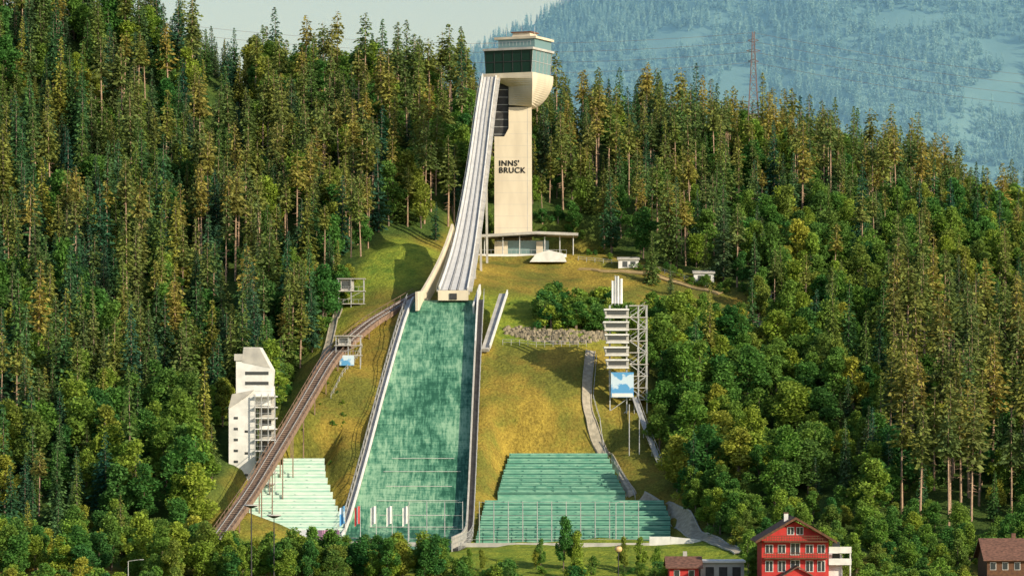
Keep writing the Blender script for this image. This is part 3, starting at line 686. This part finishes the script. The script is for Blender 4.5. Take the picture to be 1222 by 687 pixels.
ribbon('gravel_path',[(404,372),(396,400),(380,440),(372,470)],1.8,'gravel',.25)
def fence(name,pp,h=1.2,key='steel',sp_=2.0):
    P3=[hit(*p) for p in pp]; b=MB(); pts=[]
    for a,c in zip(P3[:-1],P3[1:]):
        k=max(1,int((c-a).length/sp_))
        for i in range(k): q=a.lerp(c,i/k); pts.append(Vector((q.x,q.y,tz(q.x,q.y))))
    pts.append(P3[-1])
    for i,p in enumerate(pts):
        b.beam(p-Vector((0,0,.3)),p+Vector((0,0,h)),.1,.1,key)
        if i:
            for hh in (.5,1.0): b.beam(pts[i-1]+Vector((0,0,h*hh)),p+Vector((0,0,h*hh)),.06,.07,key)
    b.obj(name)
fence('metal_fence',[(432,415),(412,445),(395,475)]); fence('metal_fence',[(600,412),(640,414),(700,414)],1.3); fence('metal_fence',[(758,596),(740,565),(718,525),(708,480),(712,430)],1.0)
fence('metal_fence',[(690,312),(740,316),(800,330),(850,345)],1.1)
def rocks():
    b=MB(); rs=random.Random(3)
    for i in range(380):
        t=rs.random(); px=602+t*122; top=391+6*t; bot=399+12*math.sin(min(1,t*1.15)*math.pi*.75)
        py=rs.uniform(top,max(top+3,bot)); p=hit(px,py); r=rs.uniform(.3,.8)
        th0=rs.uniform(0,6)
        base=[p+Vector((math.cos(th0+k*1.047)*r*rs.uniform(.8,1.2),math.sin(th0+k*1.047)*r,-r*.5)) for k in range(6)]
        top_=[p+Vector((math.cos(th0+k*1.047)*r*rs.uniform(.5,.8),math.sin(th0+k*1.047)*r*.6,r*rs.uniform(.5,.9))) for k in range(6)]
        b.hexa(base,top_,'rock')
    b.obj('boulder_retaining_wall')
rocks()
# ------------------------------------------------------------------ inclined lift track
def incline():
    root=empty('inclined_lift_track'); N=[W(*p) for p in TN]; b=MB(); pts=[]
    for a,c in zip(N[:-1],N[1:]):
        k=max(2,int((c-a).length/3))
        for i in range(k): pts.append(a.lerp(c,i/k))
    pts.append(N[-1])
    for _ in range(4):
        q=[p.copy() for p in pts]
        for i in range(1,len(pts)-1): q[i]=(pts[i-1]+pts[i]*2+pts[i+1])/4
        pts=q
    for i in range(len(pts)-1):
        a,c=pts[i],pts[i+1]; dr=(c-a); sd=Vector((dr.y,-dr.x,0)).normalized()
        b.beam(a,c,3.4,.3,'brown')
        for s in (-1.75,1.75): b.beam(a+sd*s-Vector((0,0,.35)),c+sd*s-Vector((0,0,.35)),.25,1.1,'brown')
        for s in (-.9,.9): b.beam(a+sd*s+Vector((0,0,.25)),c+sd*s+Vector((0,0,.25)),.14,.18,'steel')
        for s in (-1.8,1.8):
            b.beam(a+sd*s+Vector((0,0,1.2)),c+sd*s+Vector((0,0,1.2)),.09,.09,'brown'); b.beam(a+sd*s,a+sd*s+Vector((0,0,1.2)),.09,.09,'brown')
        if i%3==0:
            for s in (-1.5,1.5):
                g=tz(a.x+sd.x*s,a.y+sd.y*s)-1; b.beam((a.x+sd.x*s,a.y+sd.y*s,g),a+sd*s-Vector((0,0,.2)),.25,.25,'brown')
        for kk in range(3):
            m_=a.lerp(c,kk/3); b.beam(m_-sd*1.3+Vector((0,0,.17)),m_+sd*1.3+Vector((0,0,.17)),.3,.1,'dark')
    b.obj('track_trestle',root)
incline()
def station(name,x0,x1,y0,y1,d,panel=None):
    root=empty(name); b=MB(); a=W(x0,y1,d); c=W(x1,y0,d); g=min(a.z,tz(a.x,d))-.5
    n=3
    for i in range(n):
        x=a.x+(c.x-a.x)*i/(n-1)
        for y in (d,d+3): b.beam((x,y,g),(x,y,c.z),.2,.2,'steel')
    hs=[.35,.68,1.0]
    for h in hs:
        z=a.z+(c.z-a.z)*h; b.box((a.x-.4,d-.4,z-.2),(c.x+.4,d+3.4,z),'concgrey')
        if h<1:
            b.beam((a.x,d-.3,z+1),(c.x,d-.3,z+1),.07,.07,'steel')
            for i in range(6): x=a.x+(c.x-a.x)*i/5; b.beam((x,d-.3,z),(x,d-.3,z+1),.05,.05,'steel')
    b.beam((a.x,d-.1,a.z),(c.x,d-.1,a.z+(c.z-a.z)*.35),.1,.1,'steel'); b.beam((a.x,d-.1,a.z+(c.z-a.z)*.35),(c.x,d-.1,a.z+(c.z-a.z)*.68),.1,.1,'steel')
    b.obj('frame',root); w=MB(); z=a.z+(c.z-a.z)*.68
    w.box((a.x+.5,d+.5,z+.01),(a.x+(c.x-a.x)*.6,d+2.6,c.z-.3),'concgrey'); w.box((a.x+.8,d+.45,z+.6),(a.x+(c.x-a.x)*.5,d+.49,c.z-.8),'win')
    w.obj('cabin',root)
    if panel:
        p=MB(); p.box((a.x+(c.x-a.x)*.15,d-.75,a.z),(a.x+(c.x-a.x)*.75,d-.6,a.z+(c.z-a.z)*.33),'blue'); p.obj('sign_panel',root)
station('coach_platform',404,434,332,378,905); station('lift_station',401,430,400,436,864,True)
# ------------------------------------------------------------------ left judges building
def judge_left():
    root=empty('judges_building'); D=JD; b=MB()
    X_=lambda p:(p-CX)*D/F; Zf=lambda q:CZ+(HY-q)*D/F
    g=Zf(605)
    b.prism([(X_(273),g),(X_(304),g),(X_(304),Zf(470)),(X_(286),Zf(478)),(X_(273),Zf(487))],D,D+9,'white')
    b.prism([(X_(281),Zf(484)),(X_(303.9),Zf(484)),(X_(322),Zf(484)),(X_(325),Zf(441)),(X_(310),Zf(414)),(X_(290),Zf(414)),(X_(288),Zf(430)),(X_(281),Zf(430))],D+1.5,D+9.5,'white')
    b.obj('walls',root)
    r=MB()
    r.hexa([(X_(272.5),D-.3,Zf(488)),(X_(286),D-.3,Zf(479)),(X_(286),D+9.2,Zf(479)),(X_(272.5),D+9.2,Zf(488))],[(X_(277),D-.3,Zf(470)),(X_(303),D-.3,Zf(465)),(X_(303),D+9.2,Zf(465)),(X_(277),D+9.2,Zf(470))],'concgrey')
    r.face([(X_(288),D+1.45,Zf(432)),(X_(290.3),D+1.45,Zf(414.5)),(X_(309),D+1.45,Zf(414.5)),(X_(322),D+1.45,Zf(439))],'concgrey')
    r.box((X_(279),D+1.2,Zf(430)),(X_(289),D+9.7,Zf(422)),'concgrey')
    r.obj('roof_panels',root)
    w=MB()
    for i,q in enumerate((500,513,526,539,552,565)):
        w.box((X_(279),D-.05,Zf(q)),(X_(284),D+.02,Zf(q-3)),'win')
        if i%2: w.box((X_(292),D-.05,Zf(q+3)),(X_(296),D+.02,Zf(q)),'win')
    for q in (447,459): w.box((X_(292),D+1.44,Zf(q)),(X_(320),D+1.49,Zf(q-4)),'win')
    w.obj('windows',root)
    s=MB()
    for i,q in enumerate((472,485,498,511,524,537,550,563,576)):
        s.box((X_(304.2),D-1.2,Zf(q)-.25),(X_(329),D+7,Zf(q)),'white')
        if i<8:
            s.beam((X_(304.2),D-1.1,Zf(q)+1),(X_(329),D-1.1,Zf(q)+1),.08,.08,'steel')
            s.box((X_(308),D+2.5,Zf(q)+.01),(X_(326),D+6,Zf(q-13)-.26),'concgrey' if i%3 else 'white')
            s.box((X_(311),D+2.42,Zf(q)+.7),(X_(323),D+2.48,Zf(q)+1.9),'win')
    for p in (304.8,312.5,320.5,328.5): s.beam((X_(p),D-1.15,g-1),(X_(p),D-1.15,Zf(470)),.2,.2,'steel')
    s.obj('balconies',root)
judge_left()
# ------------------------------------------------------------------ right judges tower
def judge_right():
    root=empty('judges_tower'); D=853; X_=lambda p:(p-CX)*D/F; Zf=lambda q:CZ+(HY-q)*D/F
    b=MB(); g=tz(X_(740),D)-1
    for p in (728,748,762,772):
        for y in (D,D+5): b.beam((X_(p),y,g-2),(X_(p),y,Zf(364)),.28,.28,'steel')
    lv=[364,378,392,406,420,434,448,462,476]
    for i,q in enumerate(lv):
        b.box((X_(751),D-.2,Zf(q)-.2),(X_(773),D+5.4,Zf(q)),'concgrey')
        if i:
            z0=Zf(q); z1=Zf(lv[i-1])-.2
            if i%2: b.beam((X_(752),D+.4,z0),(X_(771),D+.4,z1),.9,.2,'steel'); b.beam((X_(752),D-.1,z0+1),(X_(771),D-.1,z1+1),.07,.07,'steel')
            else: b.beam((X_(771),D+.4,z0),(X_(752),D+.4,z1),.9,.2,'steel'); b.beam((X_(771),D-.1,z0+1),(X_(752),D-.1,z1+1),.07,.07,'steel')
            b.beam((X_(762),D+5,z0),(X_(772),D+5,z1),.12,.12,'steel')
    for a_,c_ in ((490,476),(505,490)): b.beam((X_(728),D,Zf(a_)),(X_(748),D,Zf(c_)),.15,.15,'steel')
    b.obj('steel_frame',root)
    c=MB(); w=MB()
    for i,q in enumerate((378,393,408,423,438)):
        o=(0,-1,1,0,2)[i]
        c.prism([(X_(723+o),Zf(q)),(X_(750),Zf(q)),(X_(750),Zf(q-7.5)),(X_(721+o),Zf(q-7.5))],D-2.2,D+4,'concgrey')
        c.box((X_(720.5+o),D-2.6,Zf(q-7.5)+.01),(X_(750.5),D+4.3,Zf(q-9.5)),'white')
        c.box((X_(722+o),D-2.4,Zf(q)-.3),(X_(750.4),D+4.2,Zf(q)-.01),'white')
        w.box((X_(724+o),D-2.27,Zf(q-2.5)),(X_(747),D-2.22,Zf(q-7)),'win')
    c.obj('judge_cabins',root); w.obj('windows',root)
    p=MB(); p.box((X_(729),D-1.2,Zf(474)),(X_(756),D-1.0,Zf(444)),'blue'); p.box((X_(730),D-1.26,Zf(473.5)),(X_(755),D-1.21,Zf(469)),'white'); p.obj('banner',root)
    t=MB()
    for k,(p0,h) in enumerate(((730,30),(734,36),(738.5,33))):
        a=Vector((X_(p0),D+k*.8,Zf(364))); t.cyl(a,a+Vector((0,0,h*.196)),.08,.06,'steel',6)
        prev=None
        for i in range(7):
            u=i/6; x=X_(p0)+u*.95; y=D+k*.8+.15*math.sin(u*5+k); cur=(Vector((x,y,Zf(362))),Vector((x,y,Zf(364)+h*.19)))
            if prev: t.face([prev[0],cur[0],cur[1],prev[1]],'white')
            prev=cur
    t.obj('flags',root)
    s=MB(); P_=[W(757,474,D),W(768,505,D-8),W(778,530,D-14),W(789,557,D-21)]
    for a,c2 in zip(P_[:-1],P_[1:]):
        s.beam(a,c2,1.2,.25,'steel')
        for o in (-.6,.6): s.beam(a+Vector((o,0,1.1)),c2+Vector((o,0,1.1)),.07,.07,'steel')
        for u in (0,.33,.66):
            m_=a.lerp(c2,u); s.beam(m_+Vector((.6,0,0)),m_+Vector((.6,0,1.1)),.06,.06,'steel')
        s.beam(Vector((a.x,a.y,tz(a.x,a.y)-1)),a,.18,.18,'steel')
    for px,py0,h in ((751,540,58),(763,560,60)):
        a=W(px,py0,840); s.beam((a.x,840,tz(a.x,840)-1),(a.x,840,a.z+h*.193),.2,.2,'steel')
    s.obj('access_stairs',root)
judge_right()
# ------------------------------------------------------------------ flags, lamps
def flag(px,key,d=790):
    root=empty('flag'); b=MB(); a=W(px,648,d); h=8.3; b.cyl(a,a+Vector((0,0,h)),.09,.05,'steel',8); b.obj('pole',root)
    c=MB(); pv=None
    for i in range(10):
        u=i/9; x=a.x-.12-u*1.1; y=d+.22*math.sin(u*6+px); dz=-.35*u-.1*math.sin(u*5+px); cur=(Vector((x,y,a.z+h-4.0+dz*1.5)),Vector((x,y,a.z+h-.2+dz)))
        if pv:
            kk=key if key!='rwr' else ('flagred','white','flagred')[min(2,(i-1)//3)]
            c.face([pv[0],cur[0],cur[1],pv[1]],kk)
        pv=cur
    c.obj('cloth',root,recalc=False)
for p,k in ((412,'blue'),(430,'rwr'),(449,'white'),(468,'white'),(487,'white')): flag(p,k)
def globe_lamp(px,py,d):
    root=empty('street_lamp'); p=W(px,py,d); g=tz(p.x,d); b=MB(); b.cyl((p.x,d,g-.3),(p.x,d,p.z-.6),.12,.08,'dark'); b.cyl((p.x,d,p.z-.7),(p.x,d,p.z-.5),.3,.35,'dark',12)
    b.cyl((p.x,d,p.z+.62),(p.x,d,p.z+.8),.45,.1,'dark',12); b.obj('post',root)
    s=MB(); n=12; prev=None
    for i in range(9):
        t=math.pi*i/8; r=.75*math.sin(t)+.001; z=p.z+.05-.65*math.cos(t); ring=[Vector((p.x+r*math.cos(6.283*j/n),d+r*math.sin(6.283*j/n),z)) for j in range(n)]
        if prev:
            for j in range(n): s.face([prev[j],prev[(j+1)%n],ring[(j+1)%n],ring[j]],'lampglass')
        prev=ring
    s.obj('globe',root)
globe_lamp(738,655,712)
def disc_lamp(px,py,d):
    root=empty('street_lamp'); b=MB(); p=W(px,py,d); g=tz(p.x,d)
    b.cyl((p.x,d,g-.3),(p.x,d,p.z-2.2),.16,.12,'dark')
    b.beam((p.x,d,p.z-2.2),(p.x,d,p.z-.3),.15,.15,'dark')
    b.cyl((p.x,d,p.z-.3),(p.x,d,p.z+.2),.3,1.5,'dark',16); b.cyl((p.x,d,p.z+.21),(p.x,d,p.z+.4),1.5,1.3,'concgrey',16)
    b.obj('mast_and_reflector',root)
disc_lamp(300,604,720); disc_lamp(327,616,721)
def arm_lamp(px,py,d,L_):
    root=empty('street_lamp'); b=MB(); p=W(px,py,d); g=tz(p.x,d); b.cyl((p.x,d,g-.3),(p.x,d,p.z),.1,.07,'steel')
    b.beam(p,p+Vector((L_,0,.3)),.08,.08,'steel'); b.beam(p+Vector((L_,0,.3)),p+Vector((L_+.8,0,.32)),.35,.14,'steel'); b.obj('mast',root)
arm_lamp(153,669,705,2.2); arm_lamp(735,600,795,.8)
# ------------------------------------------------------------------ houses
def red_house():
    root=empty('red_house'); D=700; X_=lambda p:(p-CX)*D/F; Zf=lambda q:CZ+(HY-q)*D/F
    g=-4; b=MB(); b.prism([(X_(909),g),(X_(989),g),(X_(989),Zf(642)),(X_(949),Zf(622)),(X_(909),Zf(642))],D,D+13,'red')
    b.box((X_(989)+.01,D+1.5,g),(X_(1006),D+11,Zf(662)),'white'); b.obj('walls',root)
    r=MB()
    for s,e in ((-1,901),(1,998)):
        ap=Vector((X_(949),0,Zf(616.5))); ev=Vector((X_(e),0,Zf(645)))
        pts=[Vector((ap.x,D-1.8,ap.z)),Vector((ev.x,D-1.8,ev.z)),Vector((ev.x,D+14,ev.z)),Vector((ap.x,D+14,ap.z))]
        r.hexa([p-Vector((0,0,.28)) for p in pts],pts,'roof')
        pts2=[Vector((ap.x,D-1.86,ap.z+.04)),Vector((ev.x,D-1.86,ev.z+.04)),Vector((ev.x,D-1.81,ev.z+.04)),Vector((ap.x,D-1.81,ap.z+.04))]
        r.hexa([p-Vector((0,0,.5)) for p in pts2],pts2,'wood')
    r.obj('roof',root)
    w=MB(); fr_=MB()
    def win(p0,p1,q0,q1):
        fr_.box((X_(p0)-.12,D-.08,Zf(q1)-.12),(X_(p1)+.12,D-.01,Zf(q0)+.12),'white'); w.box((X_(p0),D-.12,Zf(q1)),(X_(p1),D-.085,Zf(q0)),'win')
        xm=(X_(p0)+X_(p1))/2; fr_.box((xm-.05,D-.15,Zf(q1)),(xm+.05,D-.125,Zf(q0)),'white')
    for a in (914,929,962,976): win(a,a+8,650,659)
    for a in (914,929,962,976): win(a,a+8,669,681)
    win(940,947,629,637); win(951,958,629,637); win(944,954,648,661); win(944,954,668,683)
    w.obj('windows',root); fr_.obj('window_frames',root)
    c=MB()
    for q in (645,665):
        c.box((X_(911),D-1.5,Zf(q)-.2),(X_(987),D-.16,Zf(q)),'wood')
        for hh in (.5,1.0): c.beam((X_(911),D-1.45,Zf(q)+hh),(X_(987),D-1.45,Zf(q)+hh),.08,.1,'wood')
        for i in range(26): x=X_(911)+(X_(987)-X_(911))*i/25; c.box((x-.05,D-1.48,Zf(q)),(x+.05,D-1.42,Zf(q)+1.0),'wood')
    c.obj('balconies',root)
    ch=MB(); ch.box((X_(938),D+5,Zf(628)),(X_(943),D+6,Zf(613)),'white'); ch.box((X_(937.5),D+4.9,Zf(613)),(X_(943.5),D+6.1,Zf(611.8)),'roof'); ch.obj('chimney',root)
    a=MB()
    for q in (658,672):
        a.box((X_(989),D-.2,Zf(q)-.25),(X_(1016),D+1.4,Zf(q)),'white'); a.box((X_(989.2),D-.2,Zf(q)),(X_(1016),D-.1,Zf(q)+1.0),'white')
        a.box((X_(994),D+1.42,Zf(q)+.1),(X_(1003),D+1.47,Zf(q)+1.9),'win')
    a.box((X_(1014),D-.1,g),(X_(1015.5),D+.2,Zf(658)-.25),'white'); a.obj('annex_balconies',root)
    p=MB(); ap=Vector((X_(949),0,Zf(673)))
    for e in (925,973):
        ev=Vector((X_(e),0,Zf(688))); pts=[Vector((ap.x,D-7,ap.z)),Vector((ev.x,D-7,ev.z)),Vector((ev.x,D-1.6,ev.z)),Vector((ap.x,D-1.6,ap.z))]
        p.hexa([q-Vector((0,0,.25)) for q in pts],pts,'roof')
    p.prism([(X_(930),g),(X_(968),g),(X_(968),Zf(686)),(X_(949),Zf(676)),(X_(930),Zf(686))],D-6.3,D-1.7,'red'); p.obj('porch',root)
red_house()
def small_house(name,x0,x1,eave,apex,D,wall,roof='roof',depth=10,ground=-4,chim='concgrey'):
    root=empty(name); X_=lambda p:(p-CX)*D/F; Zf=lambda q:CZ+(HY-q)*D/F; b=MB(); m=(x0+x1)/2
    b.box((X_(x0),D,ground),(X_(x1),D+depth,Zf(eave)),wall); b.obj('walls',root)
    r=MB(); o=.8
    yr=D+depth/2; e0,a_=Zf(eave),Zf(apex)
    for y in (D-o,D+depth+o):
        pts=[Vector((X_(x0)-o,y,e0-.2)),Vector((X_(x1)+o,y,e0-.2)),Vector((X_(x1)+o,yr,a_)),Vector((X_(x0)-o,yr,a_))]
        r.hexa([p-Vector((0,0,.22)) for p in pts],pts,roof)
    for x in (X_(x0)+.01,X_(x1)-.31): r.hexa([(x,D+.3,e0),(x+.3,D+.3,e0),(x+.3,D+depth-.3,e0),(x,D+depth-.3,e0)],[(x,yr-.1,a_-.3),(x+.3,yr-.1,a_-.3),(x+.3,yr+.1,a_-.3),(x,yr+.1,a_-.3)],wall)
    r.obj('roof',root); w=MB(); n_=max(2,int((x1-x0)/14))
    for i in range(n_):
        c=x0+(x1-x0)*(i+.5)/n_; w.box((X_(c-3),D-.1,Zf(eave+13)),(X_(c+3),D-.05,Zf(eave+5)),'win'); w.box((X_(c-3.6),D-.05,Zf(eave+13.6)),(X_(c+3.6),D-.005,Zf(eave+4.4)),'white')
    w.obj('windows',root); c=MB(); c.box((X_(m),yr+1,Zf(eave)),(X_(m)+.8,yr+1.8,Zf(apex)+.9),chim); c.obj('chimney',root)
small_house('farmhouse',1178,1250,666,643,705,'wood',depth=14,chim='roof'); small_house('brown_roof_house',799,834,675,664,715,'red',depth=8)
def garage():
    root=empty('garage_block'); D=718; b=MB(); b.pbox(836,888,671,700,D,7,'concgrey'); b.obj('walls',root)
    r=MB(); r.pbox(834,890,668.5,670.9,D-.5,8,'white'); r.obj('flat_roof',root)
    w=MB()
    for p in (842,858,874): w.pbox(p,p+10,676,690,D-.06,.05,'dark')
    w.obj('doors',root)
garage()
def hut(px0,px1,py0,py1):
    m=hit((px0+px1)/2,py1); d=m.y; root=empty('small_white_hut'); b=MB(); k=d/F; w=(px1-px0)*k; h=(py1-py0)*k
    x=m.x-w/2; z=m.z; b.box((x,d,z-1),(x+w,d+3,z+h*.8),'white'); b.obj('walls',root)
    r=MB(); r.hexa([(x-.3,d-.4,z+h*.8),(x+w+.3,d-.4,z+h*.8),(x+w+.3,d+3.4,z+h*.8+.3),(x-.3,d+3.4,z+h*.8+.3)],[(x-.3,d-.4,z+h*.95),(x+w+.3,d-.4,z+h*.95),(x+w+.3,d+3.4,z+h*.95+.5),(x-.3,d+3.4,z+h*.95+.5)],'concgrey'); r.obj('roof',root)
    q=MB(); q.box((x+w*.2,d-.04,z+.2),(x+w*.45,d-.01,z+h*.65),'win'); q.box((x+w*.6,d-.04,z+h*.35),(x+w*.85,d-.01,z+h*.65),'win'); q.obj('door_and_window',root)
hut(738,762,308,320); hut(828,852,324,338); hut(905,921,348,357)
# ------------------------------------------------------------------ pylon and wires
def pylon():
    root=empty('electricity_pylon'); D=1085; b=MB(); base=W(899,215,D); top=W(899,38,D); H=top.z-base.z
    def wdt(t): return 2.6*(1-t)**1.3+.3
    n_=18
    for i in range(n_):
        t0,t1=i/n_,(i+1)/n_; a,c=wdt(t0),wdt(t1); z0=base.z+H*t0; z1=base.z+H*t1
        for sx in (-1,1):
            for sy in (-1,1): b.beam((base.x+sx*a,D+sy*a,z0),(base.x+sx*c,D+sy*c,z1),.22,.22,'pyl')
            b.beam((base.x+sx*a,D-a,z0),(base.x-sx*c,D-c,z1),.14,.14,'pyl')
        b.beam((base.x-a,D-a,z0),(base.x+a,D-a,z0),.14,.14,'pyl')
    arms=[]
    for t in (.80,.87,.94):
        z=base.z+H*t; l=1.6 if t!=.87 else 2.1
        for s in (-1,1):
            b.beam((base.x,D,z+.6),(base.x+s*l,D,z),.18,.18,'pyl'); b.beam((base.x,D,z-.3),(base.x+s*l,D,z),.18,.18,'pyl'); arms.append((s*l,z))
    b.obj('lattice_mast',root); w=MB()
    for off,z in arms[::2]+[(0,top.z)]:
        for ex,ez,ey in ((-190,top.z+6,1100),(190,top.z-20,1060)):
            p0=Vector((base.x,D,z-.3)); p1=Vector((base.x+ex,ey,ez+(z-top.z))); prev=p0
            for i in range(1,21):
                u=i/20; c=p0.lerp(p1,u)-Vector((0,0,9*4*u*(1-u)*.6)); w.beam(prev,c,.07,.07,'pyl'); prev=c
    w.obj('power_lines',root)
pylon()
# ------------------------------------------------------------------ light, sky, camera
sun_dir=Vector((0.78,-0.625,0)).normalized(); el=math.radians(24)
to_sun=Vector((sun_dir.x*math.cos(el),sun_dir.y*math.cos(el),math.sin(el)))
sd=bpy.data.lights.new('sun','SUN'); sd.energy=5.0; sd.angle=math.radians(.5); sd.color=(1.0,.87,.64)
so=bpy.data.objects.new('sun',sd); so.rotation_euler=(-to_sun).to_track_quat('-Z','Y').to_euler(); scene.collection.objects.link(so)
w=bpy.data.worlds.new('World'); scene.world=w; w.use_nodes=True; nt=w.node_tree; bg=nt.nodes['Background']; sk=nt.nodes.new('ShaderNodeTexSky')
sk.sky_type='NISHITA'; sk.sun_disc=False; sk.sun_elevation=el; sk.sun_rotation=math.atan2(to_sun.x,to_sun.y); sk.air_density=1.0; sk.dust_density=1.2
nt.links.new(sk.outputs[0],bg.inputs[0]); bg.inputs[1].default_value=.15
cd=bpy.data.cameras.new('camera'); cd.sensor_width=36; cd.lens=F/1222*36; cd.shift_y=(HY-343.5)/1222; cd.clip_start=1; cd.clip_end=30000
co=bpy.data.objects.new('camera',cd); co.location=(0,0,CZ); co.rotation_euler=(math.radians(90),0,0); scene.collection.objects.link(co); scene.camera=co
scene.view_settings.view_transform='Standard'; scene.view_settings.look='None'
